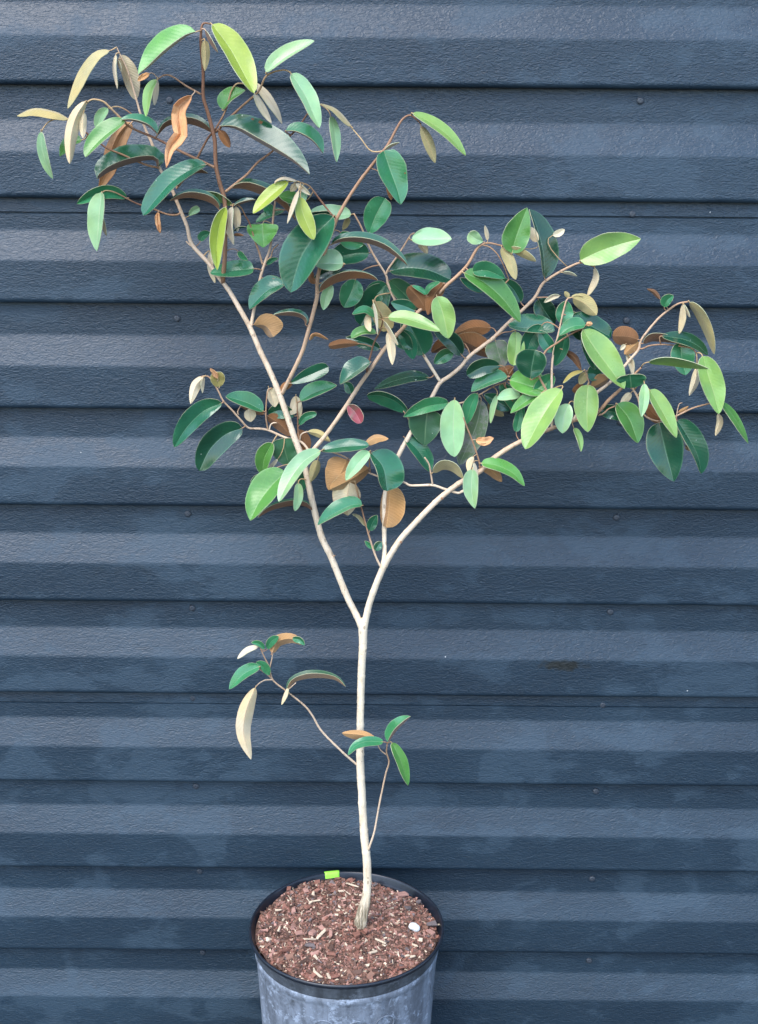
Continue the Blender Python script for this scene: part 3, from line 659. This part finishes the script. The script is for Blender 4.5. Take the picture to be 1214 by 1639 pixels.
def lf(kind, pts, wA, wB, d=0.0, u=0, sh='e', W=None, wav=1.0, dz=None, stalk=True):
    """one leaf. pts: midrib from stalk to tip; wA/wB: seen half widths to the left/right of that direction
       (negative = folded over to the other side); d: how far it stands in front of its twig; u=1 underside seen"""
    global CNT
    CNT += 1
    rnd = random.Random(CNT*13 + 5)
    P = [tuple(float(c) for c in s.split(',')) for s in pts.split()]
    P = [(ZX + x*ZS_, ZY + y*ZS_) for x, y in P]
    wA *= ZS_*1.06; wB *= ZS_*1.06
    seg = [0.0]
    for a, b in zip(P, P[1:]): seg.append(seg[-1] + math.dist(a, b))
    L = seg[-1]
    wmax = max(abs(wA), abs(wB))
    Wr = max(wmax*1.04, min(0.19*L, 16)) if W is None else W*ZS_
    ca, cb = math.acos(max(-1, min(1, wA/Wr))), math.acos(max(-1, min(1, wB/Wr)))
    sgn = -1.0 if u else 1.0
    best = None
    for sa in (1, -1):
        for sb in (1, -1):
            fold = sgn*(sa*ca + sb*cb)/2
            e = abs(fold - 0.46) + (0.6 if fold < 0 else 0)
            if best is None or e < best[0]: best = (e, sa*ca, sb*cb)
    _, angA, angB = best
    x0, y0 = P[0]
    b = min(BR, key=lambda q: (q[0]-x0)**2 + (q[1]-y0)**2)
    bd = math.hypot(b[0]-x0, b[1]-y0)
    if bd > 22: FAR.append((round(x0), round(y0), kind, round(bd)))
    dbase = b[2] + (d*1.6)*min(1.0, 0.35 + bd/30.0)
    if dz is None:
        dz = rnd.uniform(-0.10, 0.22)*L
    nt = 15 if L > 25 else 9
    sp = smooth_path([(p[0], p[1], 0.0) for p in P], L/40.0)
    ac = [0.0]
    for a, c in zip(sp, sp[1:]): ac.append(ac[-1] + (c - a).length)
    tot = ac[-1]
    def at(t):
        s = t*tot; k = 0
        while k < len(ac) - 2 and ac[k+1] < s: k += 1
        f = (s - ac[k])/max(1e-6, ac[k+1] - ac[k]); return sp[k].lerp(sp[k+1], f)
    eb, et = SHAPES[sh]; eb *= rnd.uniform(0.85, 1.18); et *= rnd.uniform(0.88, 1.18); tm = eb/(eb + et); mx = tm**eb*(1 - tm)**et
    qs = [0.0, 0.07, 0.36, 0.70, 1.0]
    cols = [('B', q) for q in qs[:0:-1]] + [('A', q) for q in qs]
    nj = len(cols); grid = []; uvs = []
    ph = rnd.uniform(0, 6.28); fr = rnd.uniform(2.2, 4.2)
    for i in range(nt + 1):
        t = 0.5 - 0.5*math.cos(PI*i/nt); t = 0.55*t + 0.45*i/nt
        c = at(t); tg = at(min(1, t + 0.06)) - at(max(0, t - 0.06)); tg = Vector((tg.x, tg.y)).normalized()
        A = Vector((tg.y, -tg.x))
        pr = max(0.012, (t**eb*(1 - t)**et/mx) if 0 < t < 1 else 0.0)
        dep = dbase + d*1.6*0.5*t + dz*(t*t*0.6 + t*0.4)
        row = []
        for (s, q) in cols:
            w, ang = (wA, angA) if s == 'A' else (wB, angB)
            sg = 1.0 if s == 'A' else -1.0
            cr = 4.0 if kind == 'X' else 1.0
            ns = noise.noise(Vector((t*3.2 + CNT*7.1, sg*q*1.6, 2.0)))
            oe = 1 + 0.055*cr*q*noise.noise(Vector((t*4.5 + CNT*3.7, sg*5.0, 6.0))) + 0.018*q*noise.noise(Vector((t*17 + CNT*3.7, sg*5.0, 1.0)))
            wv = cr*0.16*Wr*ns*(0.25 + q) + wav*(0.08*Wr*math.sin(fr*PI*t + ph + (1.3 if s == 'A' else 0))*q*q)
            cup = 0.10*Wr*sgn*pr*(q*q - q)*(-1.0)
            off = A*(sg*w*q*pr*oe)
            row.append(P3(c.x + off.x, c.y + off.y, dep + math.sin(ang)*Wr*q*pr + wv*pr - cup))
            uvs.append((0.5 + sg*q*0.5, t))
        grid.append(row)
    nrm = []
    for i in range(nt + 1):
        for j in range(nj):
            a = grid[min(i+1, nt)][j] - grid[max(i-1, 0)][j]; c = grid[i][min(j+1, nj-1)] - grid[i][max(j-1, 0)]
            nn = a.cross(c)
            nrm.append(nn.normalized() if nn.length > 1e-12 else Vector((0, -1, 0)))
    base = [p for r in grid for p in r]
    th = 0.00034
    up = [p + n*th for p, n in zip(base, nrm)]; dn = [p - n*th for p, n in zip(base, nrm)]
    vs = up + dn; N = len(base); fs = []; fm = []
    tslot, uslot = (1, 0) if u else (0, 1)
    for i in range(nt):
        for j in range(nj - 1):
            a, b2, c, e = i*nj + j, (i+1)*nj + j, (i+1)*nj + j + 1, i*nj + j + 1
            fs.append((a, b2, c, e)); fm.append(tslot); fs.append((N + e, N + c, N + b2, N + a)); fm.append(uslot)
        for j, fl in ((0, 0), (nj - 1, 1)):
            a, b2 = i*nj + j, (i+1)*nj + j
            fs.append((a, N + a, N + b2, b2) if not fl else (b2, N + b2, N + a, a)); fm.append(2)
    under = LT['X'] if UNDER[kind] is None else LU[UNDER[kind]]
    edge = M_EDGED if kind in 'DMB' else (LT['X'] if kind == 'X' else M_EDGE)
    o = mesh_obj('leaf', vs, fs, [LT[kind], under, edge], tree, fmat=fm, uvs=uvs + uvs, origin=base[nj//2].copy())
    o.data.set_sharp_from_angle(angle=math.radians(24))
    # leaf stalk back to the twig, as a tapering tube
    if stalk:
        p0 = P3(b[0], b[1], b[2]); p1 = grid[0][nj//2]; p2 = grid[min(2, nt)][nj//2]
        tan = (grid[1][nj//2] - grid[0][nj//2]).normalized(); dl = (p1 - p0).length
        if dl < 0.004:
            p0 = p1 - tan*0.003
        mid = p1 - tan*dl*0.45
        path = []
        for k in range(6):
            t = k/5; q = p0*(1-t)**2 + mid*2*t*(1-t) + p1*t*t
            path.append((q, MPP*(1.15 - 0.35*t)*(0.7 if L < 40 else 1.0)))
        path.append((p2, MPP*0.35))
        ag = 0.6 if kind in 'DMB' else (0.45 if kind in 'RXO' else 0.95)
        tube('leaf_stalk', path, [ag]*len(path), 6, o)
    return o
Z(0, 20, 270)
lf('N', '790,275 700,310 620,410 560,530 490,692', 38, 36, 4, 1)
lf('C', '835,305 824,400 848,550', 14, 12, 4, 1)
lf('C', '850,345 862,380 878,430', 9, 9, 2, 1)
lf('C', '868,305 930,440 978,628', 62, 48, -8, 1)
lf('Y', '1128,482 1078,570 1053,750', 22, 40, 4)
lf('C', '1135,490 1125,580 1112,668', 16, 22, 6, 1)
lf('Y', '495,768 400,725 250,700 124,745', 48, 10, 2, 1)
lf('P', '298,858 305,960 335,1085 382,1196', 28, 38, 2)
lf('C', '618,640 550,750 512,900 503,1088', 44, 46, 8, 1)
lf('P', '605,720 598,800 600,905', 26, 26, 2, 1)
lf('G', '590,918 510,935 432,1036', 28, 52, -6)
lf('P', '778,690 730,745 692,830', 30, 42, -2)
lf('G', '905,780 790,860 690,950 615,1042', 22, 88, 10)
lf('M', '1128,870 1060,815 960,780 868,772', -14, 62, 6)
lf('X', '948,790 870,890 810,1040 775,1150 712,1290', 62, 62, -60)
lf('D', '1138,1112 1105,1060 950,1085 800,1140 702,1200', -38, 130, 14, 0, 'r')
Z(200, 20, 270)
lf('G', '512,140 430,180 290,290 170,395 98,445', -18, 130, 10)
lf('X', '178,438 135,462 92,492', 20, 20, 0)
lf('N', '577,200 582,300 578,420', 29, 28, 8, 1)
lf('R', '582,130 615,200 670,288', 13, 12, 6, 1)
lf('L', '628,86 750,250 850,430 930,582', 112, 48, 14)
lf('G', '703,700 760,620 868,560', 78, 16, -4)
lf('C', '935,508 1020,600 1090,710 1132,802', 28, 32, -2, 1)
lf('C', '935,580 990,680 1056,796', 20, 30, 2, 1)
lf('X', '482,598 395,690 392,800 402,880 330,970 300,1115', 50, 50, 22, wav=1.5)
lf('D', '622,862 530,820 440,800 310,815 232,890', -46, 72, -4)
lf('D', '678,850 715,890 756,972', 26, 34, 4, 1)
lf('D', '688,818 800,838 950,925 1110,1015 1220,1080 1330,1166', 150, -24, 12)
Z(400, 20, 270)
lf('P', '118,432 260,320 466,205', 78, 16, 8)
lf('P', '298,440 400,600 455,725 502,832', 76, 38, 8)
lf('N', '730,820 620,705 514,656', 24, 10, 4, 1)
lf('P', '583,745 612,900 625,1077', 42, 26, 4)
lf('M', '260,852 345,865 450,925 527,1015', 82, -8, 4)
Z(550, 150, 270)
lf('M', '290,410 340,560 390,700 412,797', 112, 80, 14, 0, 'b')
lf('M', '322,640 338,700 345,766', 26, 24, -2, 1)
lf('M', '186,1005 232,880 300,752', 88, 84, 6, 0, 'o')
lf('Y', '498,140 620,205 750,300 880,446', 52, 24, 8)
lf('N', '560,235 608,350 660,498', 38, 32, 4, 1)
lf('C', '298,402 345,372 403,350', 9, 9, 0, 1)
lf('P', '490,1050 620,1050 780,1046', 84, 42, 6)
lf('C', '540,1085 575,1115 602,1156', 32, 16, -4, 1)
lf('P', '1006,1066 955,1045 900,1008', 46, 46, 2, 0, 'o')
lf('C', '1038,1052 1030,1000 1018,948', 13, 14, 2, 1)
Z(100, 230, 270)
lf('M', '465,388 350,350 230,370 104,433', 44, 50, -6)
lf('P', '285,350 270,500 258,650 250,772', 28, 84, 8)
lf('C', '290,530 300,600 318,662', 13, 13, 0, 1)
lf('D', '1036,150 940,180 790,275 680,395 584,516', 40, 92, 18, 0, 'r')
lf('D', '830,312 880,250 960,205 1050,212', 34, 10, 4, 1)
lf('D', '1128,472 1080,432 1000,402 900,388 774,411', -44, 66, 8)
lf('P', '912,518 940,490 988,462', 28, 24, 2, 0, 'o')
lf('X', '690,495 686,550 705,642', 18, 18, 2, wav=4)
lf('M', '994,702 1015,662 1072,640', 34, 26, -6)
lf('L', '1178,455 1132,580 1112,740 1116,910', 48, 54, 8)
lf('P', '1062,780 1066,900 1100,1003', 24, 18, -4, 1)
Z(300, 260, 270)
lf('Y', '325,302 210,232 80,205', 34, 14, -4)
lf('M', '480,765 330,780 166,798', 42, 72, 6, 0, 'b')
lf('M', '366,640 395,680 438,705', 24, 18, 0)
lf('D', '320,185 420,192 540,235 650,285 740,370 782,418', 88, -56, -4)
lf('D', '338,312 400,294 492,268', 32, -14, 2)
lf('L', '728,138 645,205 555,285 474,367', 34, 58, 10)
lf('C', '790,135 700,112 642,132 630,156', 11, 8, 6, 1)
lf('C', '780,150 830,190 888,236', 18, 18, 4)
lf('L', '815,250 828,350 868,455 912,556', 58, 52, 12)
lf('C', '802,205 768,295 721,440', 16, 15, 14, 1)
lf('G', '805,280 740,262 662,240', 32, 58, -8)
lf('C', '782,150 765,180 742,208', 24, 22, -2, 1)
lf('P', '850,215 835,245 842,285', 28, 28, -2)
lf('M', '700,345 600,372 494,432', 20, 34, -6)
lf('M', '622,375 588,330 560,285', 42, 34, -12)
lf('G', '545,440 545,500 549,612', 104, 110, 8, 0, 'h')
lf('C', '326,320 312,450 336,592', 14, 40, 5)
lf('C', '352,320 356,400 362,497', 30, 30, 0, 1)
lf('D', '335,492 380,468 428,464', 8, 8, -2)
lf('D', '335,520 370,520 408,526', 10, 10, -2, 1)
lf('D', '1052,388 945,500 835,650 785,780 745,935', 118, 152, 20)
lf('D', '1030,372 960,385 890,365', 60, 34, 8)
lf('P', '1180,375 1050,372 888,352', 38, 66, -6)
lf('N', '1162,395 1140,440 1118,488', 26, 16, -8, 1)
lf('D', '702,872 600,910 520,975 449,1058', 32, 92, 5)
lf('D', '574,736 610,705 655,690', 20, 16, -2)
lf('D', '932,866 892,838 905,785', 22, 20, 2, 1)
lf('D', '852,1166 835,1128 760,1104 618,1098', -28, 50, 4)
Z(380, 460, 270)
lf('B', '120,268 205,275 264,355', 100, 36, 2, 1, 'o')
lf('X', '520,380 560,340 655,375', 14, 10, 2, 1, stalk=False)
Z(480, 300, 270)
lf('D', '226,412 320,388 470,398 600,440 710,510 776,560', 74, -34, 8)
lf('D', '500,472 400,475 290,502 200,560', 66, 94, -6)
lf('P', '313,553 210,548 90,548', 48, 100, 4)
lf('D', '300,575 200,605 100,660', 34, 34, -12)
lf('D', '146,752 188,726 262,686 380,656 480,655 563,668', 66, -56, 8)
lf('M', '402,662 372,750 318,864', 82, 76, 0)
lf('P', '232,700 192,785 170,882', 40, 38, -3)
lf('D', '618,700 545,820 438,995', 98, 108, -10, 0, 'r')
lf('B', '645,670 750,765 842,875', 74, 56, -12)
lf('D', '832,885 745,850 655,825', 54, 46, -8)
lf('D', '648,602 780,580 930,598 1086,664', 110, 62, 0, 0, 'r')
lf('D', '912,885 860,800 780,715', 54, 60, 4, 1, 'r')
lf('D', '1035,690 965,780 922,918', 48, 52, 2, 1)
lf('M', '912,772 940,722 1012,680', 26, 12, 6)
lf('M', '908,772 870,740 806,706', 12, 22, 6)
lf('Y', '988,785 1032,910 1070,1088', 80, 74, 12)
lf('Y', '636,936 760,945 900,990 1012,1036', 58, 38, 14)
lf('D', '892,1205 815,1035 745,925', 90, 112, 4)
lf('N', '545,822 598,930 640,1032', 66, 66, 6, 1, 'r')
lf('M', '542,935 470,885 378,912', 18, 34, 8)
lf('C', '492,912 488,980 508,1038', 26, 22, 8, 1)
lf('C', '530,830 550,930 562,1062', 10, 9, 12, 1)
lf('G', '552,1050 455,1042 370,1085', 14, 46, 8, 0, 'r')
lf('D', '578,1160 480,1120 330,1078', 44, 40, -4)
lf('D', '430,1125 320,1122 208,1142', 30, 30, -4, 1, 'o')
lf('C', '605,962 650,1040 708,1135', 13, 13, 16, 1)
lf('D', '690,1050 750,1110 812,1165', 56, 56, -8)
Z(680, 310, 270)
lf('G', '630,428 660,310 738,101', 94, 88, 8)
lf('D', '862,606 850,420 805,240 754,112', 18, 112, 4)
lf('C', '812,345 785,300 768,240', 30, 30, -6, 1)
lf('C', '922,300 965,285 1008,256', 24, 24, -4)
lf('N', '556,385 612,480 656,618', 36, 40, 10, 1)
lf('Y', '612,390 690,425 802,486', 32, 22, 12, 1)
lf('G', '284,570 420,635 560,755 688,926', 90, 52, 12)
lf('M', '345,560 450,555 580,610', 66, 44, 6)
lf('D', '425,705 335,660 254,608', 28, 40, -4)
lf('D', '692,782 640,690 552,612', 44, 50, -4)
lf('D', '602,948 700,966 830,978 936,988', 104, 24, 6, 0, 'r')
lf('D', '478,965 350,962 210,1010', 62, 50, -4, 1)
lf('D', '478,1165 345,1090 220,1035', 44, 88, -6, 1)
lf('D', '230,1060 130,1095 48,1140', 38, 58, -8, 1)
Z(560, 460, 270)
lf('D', '806,488 730,385 604,312', 54, 62, 6)
lf('M', '748,468 680,490 608,548', 48, 42, -4)
lf('P', '276,320 298,430 308,557', 30, 28, 14, 1)
lf('M', '918,762 872,860 842,985', 38, 56, 4)
lf('D', '572,650 450,642 300,682 178,732', 36, 44, 0)
Z(740, 460, 270)
lf('O', '240,385 262,470 300,575', 78, 84, -4, 0, 'b')
lf('Y', '385,316 388,430 368,562', 60, 58, 4, 0, 'r')
lf('D', '548,85 595,170 665,265', 74, 66, -10)
lf('D', '655,465 610,400 558,310', 50, 46, -8)
lf('D', '742,320 725,440 668,565', 40, 58, -10)
lf('M', '722,262 732,180 752,96', 54, 66, -4)
lf('C', '702,58 650,68 590,108', 20, 14, 2)
lf('N', '768,70 752,48 736,30', 16, 16, 0, 1)
lf('N', '788,70 830,58 870,66', 12, 10, 0, 1)
lf('N', '798,76 880,115 968,198', 62, 52, 0, 1)
lf('D', '785,212 900,265 1070,358', 82, 48, -4, 0, 'r')
lf('X', '895,268 915,262 938,262', 16, 16, 4, 1)
lf('M', '888,272 790,285 697,348', 26, 62, 8)
lf('Y', '868,304 955,440 1055,575 1168,730', 118, 62, 20)
lf('D', '490,655 505,560 525,450', 118, 92, 0, 0, 'r')
lf('G', '343,668 460,702 600,748', 112, 62, 10, 0, 'r')
lf('G', '572,758 460,822 348,905', 26, 52, 6)
lf('Y', '716,732 622,860 535,1005 455,1164', 70, 112, 20)
lf('P', '768,838 732,930 722,1050', 60, 64, 10)
lf('Y', '906,700 898,850 904,1042', 80, 90, 16)
lf('Y', '805,1013 840,1090 856,1182', 30, 14, 6)
lf('D', '885,725 830,735 792,742', 44, 40, -8, 1)
lf('B', '1055,650 990,690 925,720', 24, 58, -4, 1)
lf('D', '900,620 950,622 1005,645', 56, 52, -10)
lf('D', '742,458 812,510 858,598', 22, 24, 0, 1)
lf('N', '870,600 790,628 726,690', 14, 14, 4)
lf('N', '892,610 870,650 845,698', 32, 30, -2, 1)
lf('D', '270,562 150,572 35,632', 58, 56, 4, 0, 'r')
lf('M', '328,645 200,680 66,752', 22, 82, 6)
lf('D', '362,570 310,595 255,585', 52, 26, -6, 1)
lf('P', '418,778 340,778 252,805', 30, 50, 8)
lf('P', '252,775 222,870 205,978', 19, 20, 10)
lf('M', '345,745 450,745 570,755', 50, 40, -2)
lf('D', '350,880 260,825 160,772', 50, 50, -10)
lf('N', '188,830 240,880 300,925', 32, 34, -12, 1)
lf('M', '390,1040 408,950 418,868', 34, 30, -4)
Z(560, 600, 300)
lf('O', '852,165 820,330 710,582', 72, 72, -4)
lf('X', '818,420 870,432 932,408', 28, 26, 4, wav=4)
lf('P', '680,160 672,340 680,532', 70, 84, 16)
lf('B', '505,228 492,340 486,458', 102, 110, 4, 0, 'b')
lf('M', '642,182 500,205 348,272', 40, 50, 8)
lf('D', '376,236 300,172 200,132 112,132', 60, 26, 2, 0, 'r')
lf('D', '358,408 450,500 524,628', 66, 36, -2)
lf('D', '138,506 215,600 242,752', 122, 44, 10, 0, 'r')
lf('B', '262,715 256,850 238,990', 100, 52, 10, 1, 'r')
lf('N', '540,632 600,588 670,600 736,670', 32, 26, 8, 1)
lf('P', '795,612 790,740 812,866', 42, 54, 16)
lf('G', '852,572 960,590 1060,640 1132,720', 48, 30, 10)
lf('B', '850,598 920,622 986,692', 34, 30, 2, 1)
lf('C', '802,530 775,570 770,632', 20, 18, 6, 1)
lf('C', '805,570 815,620 826,690', 12, 11, 8)
lf('D', '130,1010 150,955 178,908', 32, 30, -2)
lf('N', '102,978 60,922 16,902', 11, 11, -2, 1)
lf('D', '166,1138 182,1105 208,1080', 22, 30, -2)
lf('M', '152,1124 122,1102 98,1074', 14, 18, -2)
Z(370, 640, 300)
lf('P', '582,330 470,400 380,520 310,660', 36, 62, 44)
lf('G', '356,466 265,555 185,660 125,782', 62, 112, 20)
lf('G', '268,278 218,380 204,492', 38, 60, 6)
lf('B', '340,248 352,330 382,432', 78, 82, 0, 0, 'b')
lf('C', '302,385 262,430 218,472', 11, 11, 4)
lf('D', '205,488 162,520 130,558', 26, 26, 4)
lf('P', '436,540 436,630 414,720', 30, 28, 14)
lf('N', '562,390 542,460 515,532', 28, 34, -5, 1)
lf('D', '492,465 460,530 470,588', 38, 34, -6)
lf('D', '528,716 470,686 380,686 260,715 174,762', -32, 42, 4)
lf('M', '850,684 780,684 660,742 561,812', 20, 66, 12)
lf('C', '770,535 752,640 758,748', 80, 92, 4, 1)
lf('B', '752,388 705,480 630,582', 100, 102, 6, 1, 'b')
lf('B', '892,440 780,512 640,580', 40, 60, 8, 1)
lf('P', '896,335 822,415 744,522', 34, 52, 16)
lf('D', '588,328 720,306 895,294', 50, 30, 8, 0, 'r')
lf('B', '872,284 940,244 1020,252', 18, 34, 6, 1)
Z(380, 460, 270)
lf('R', '798,848 850,900 892,977', 42, 48, 4, 0, 'r')
lf('D', '385,690 510,635 658,572', 52, 46, 4, 0, 'o')
lf('D', '312,738 350,706 402,680', 24, 28, 2, 1)
lf('M', '454,818 560,758 718,706', 74, 24, 0)
lf('D', '960,538 860,600 740,697', 24, 90, 6)
lf('D', '820,765 800,712 768,685', 34, 32, -2)
Z(260, 520, 270)
lf('D', '430,562 300,620 180,735 86,880', 58, 82, 6)
lf('D', '577,742 455,790 345,895 268,1050', 88, 92, 6, 0, 'r')
lf('C', '302,374 242,440 204,568', 34, 34, 2, 1)
lf('C', '296,380 290,440 290,492', 12, 13, 4, 1)
lf('N', '412,445 400,400 388,338', 48, 52, 2, 0, 'r')
lf('X', '400,385 372,345 345,315', 16, 18, 6, wav=3)
lf('M', '728,622 610,562 456,515', 30, 76, 4)
lf('D', '735,640 640,610 560,585', 20, 24, -3, 1)
lf('C', '630,605 632,650 638,697', 42, 40, -3, 1)
lf('C', '768,455 790,520 812,592', 58, 30, -4, 1)
lf('D', '952,655 850,615 764,642', 56, 46, -4, 0, 'r')
lf('C', '962,514 958,580 925,648', 42, 36, -2, 1)
lf('C', '972,530 985,600 985,680', 22, 22, -2, 1)
lf('M', '988,720 1030,665 1112,638', 28, 24, 2, 0, 'r')
lf('D', '758,655 850,715 925,800', 52, 42, -6, 1)
lf('D', '985,755 1025,830 1035,925', 40, 48, -6, 1)
lf('N', '1050,768 1125,785 1210,838', 28, 22, 0, 1)
Z(350, 1000, 330)
lf('M', '272,142 238,112 193,104', 14, 18, 4)
lf('C', '232,130 172,150 112,200', 14, 18, 3)
lf('M', '288,142 312,98 355,68', 24, 24, 2)
lf('B', '316,166 348,100 430,82 506,118', 34, 28, 4, 1)
lf('M', '436,78 480,88 509,120', 14, 22, 6, stalk=False)
lf('M', '242,246 150,290 64,380', 26, 44, 6)
lf('M', '298,296 266,250 222,220', 20, 30, 2)
lf('C', '218,370 165,500 148,640 192,792', 42, 44, 6, 1)
lf('B', '405,386 452,335 560,312 680,322 749,364', 44, -26, 4)
lf('C', '410,372 396,415 372,472', 11, 11, 4, 1)
lf('B', '932,682 850,650 728,638', 30, 24, 2, 1)
lf('M', '972,690 875,688 805,715 763,768', 26, 30, 10)
lf('M', '1000,692 1050,622 1132,540', 58, -14, 4)
lf('G', '1020,694 1072,800 1116,946', 38, 26, 6)
Z(944, 440, 270)
lf('D', '505,172 465,125 413,100', 14, 16, 2, 1)
lf('M', '538,232 555,185 604,148', 40, 32, 4)
lf('C', '672,214 668,320 646,424', 24, 22, 2, 1)
lf('C', '680,214 700,260 724,306', 10, 10, 2, 1)
lf('N', '720,196 795,290 855,420 898,572', 42, 30, 4, 1)
lf('D', '352,465 265,442 165,440', 66, 68, 2, 1, 'r')
lf('B', '356,482 302,520 250,572', 40, 36, -2, 1)
lf('C', '256,500 240,520 220,542', 14, 13, 0)
lf('C', '266,570 300,640 312,728', 22, 20, -4)
lf('D', '386,492 452,455 560,462 662,492', 34, 24, 4, 1)
lf('D', '520,440 680,465 780,512 850,578', 52, 34, 4)
lf('M', '652,486 662,590 690,722', 92, 72, -3)
lf('Y', '425,628 550,618 700,640 860,676', 26, 32, 12)
lf('P', '772,668 762,760 718,868', 26, 30, 2, 1)
lf('Y', '812,584 852,720 895,860 930,1002', 96, 64, 12)
lf('G', '952,918 1030,1015 1085,1105 1142,1214', 32, 26, 2)
lf('C', '925,1000 936,1060 906,1158', 24, 20, 0, 1)
lf('M', '300,815 297,775 290,715', 100, 108, 14, 0, 'o')
lf('P', '395,782 392,900 374,1022', 36, 34, 14)
lf('Y', '430,826 500,945 570,1070 624,1172', 72, 36, 10)
lf('G', '198,928 285,1040 348,1210', 96, 60, 10)
lf('C', '296,850 262,890 222,937', 26, 26, -2, 1)
lf('D', '525,1045 462,1000 410,930', 46, 48, -6, 1)
lf('B', '640,988 680,968 712,945', 12, 12, 0, 1)
Z(944, 560, 270)
lf('D', '500,522 540,700 606,948', 132, 118, 6)
lf('D', '628,506 702,620 776,760 803,892', 96, 32, 2)
lf('P', '690,690 705,705 722,728', 16, 14, -4, 1)
Z(820, 340, 270)
lf('Y', '490,345 640,275 790,225 926,190', 104, 92, 6)
lf('C', '595,398 602,480 544,602', 22, 22, 2, 1)
lf('C', '366,432 415,437 468,458', 10, 10, 2)
Z(0, 0, 1214)
lf('D', '868,520 850,545 842,580', 14, 14, -10)
lf('M', '886,600 868,625 862,655', 12, 14, -8)
lf('D', '935,532 948,560 952,592', 13, 13, -12)
lf('D', '960,655 985,660 1003,672', 10, 12, -8)
lf('M', '800,615 822,640 838,668', 13, 12, -10)
lf('D', '770,640 760,665 752,700', 13, 12, -10)
lf('D', '620,455 600,470 588,500', 15, 15, -10)
lf('M', '545,372 560,386 582,392', 12, 12, -8)
lf('D', '905,500 922,520 930,545', 14, 14, -12)
lf('D', '640,530 655,548 662,575', 12, 12, -10)
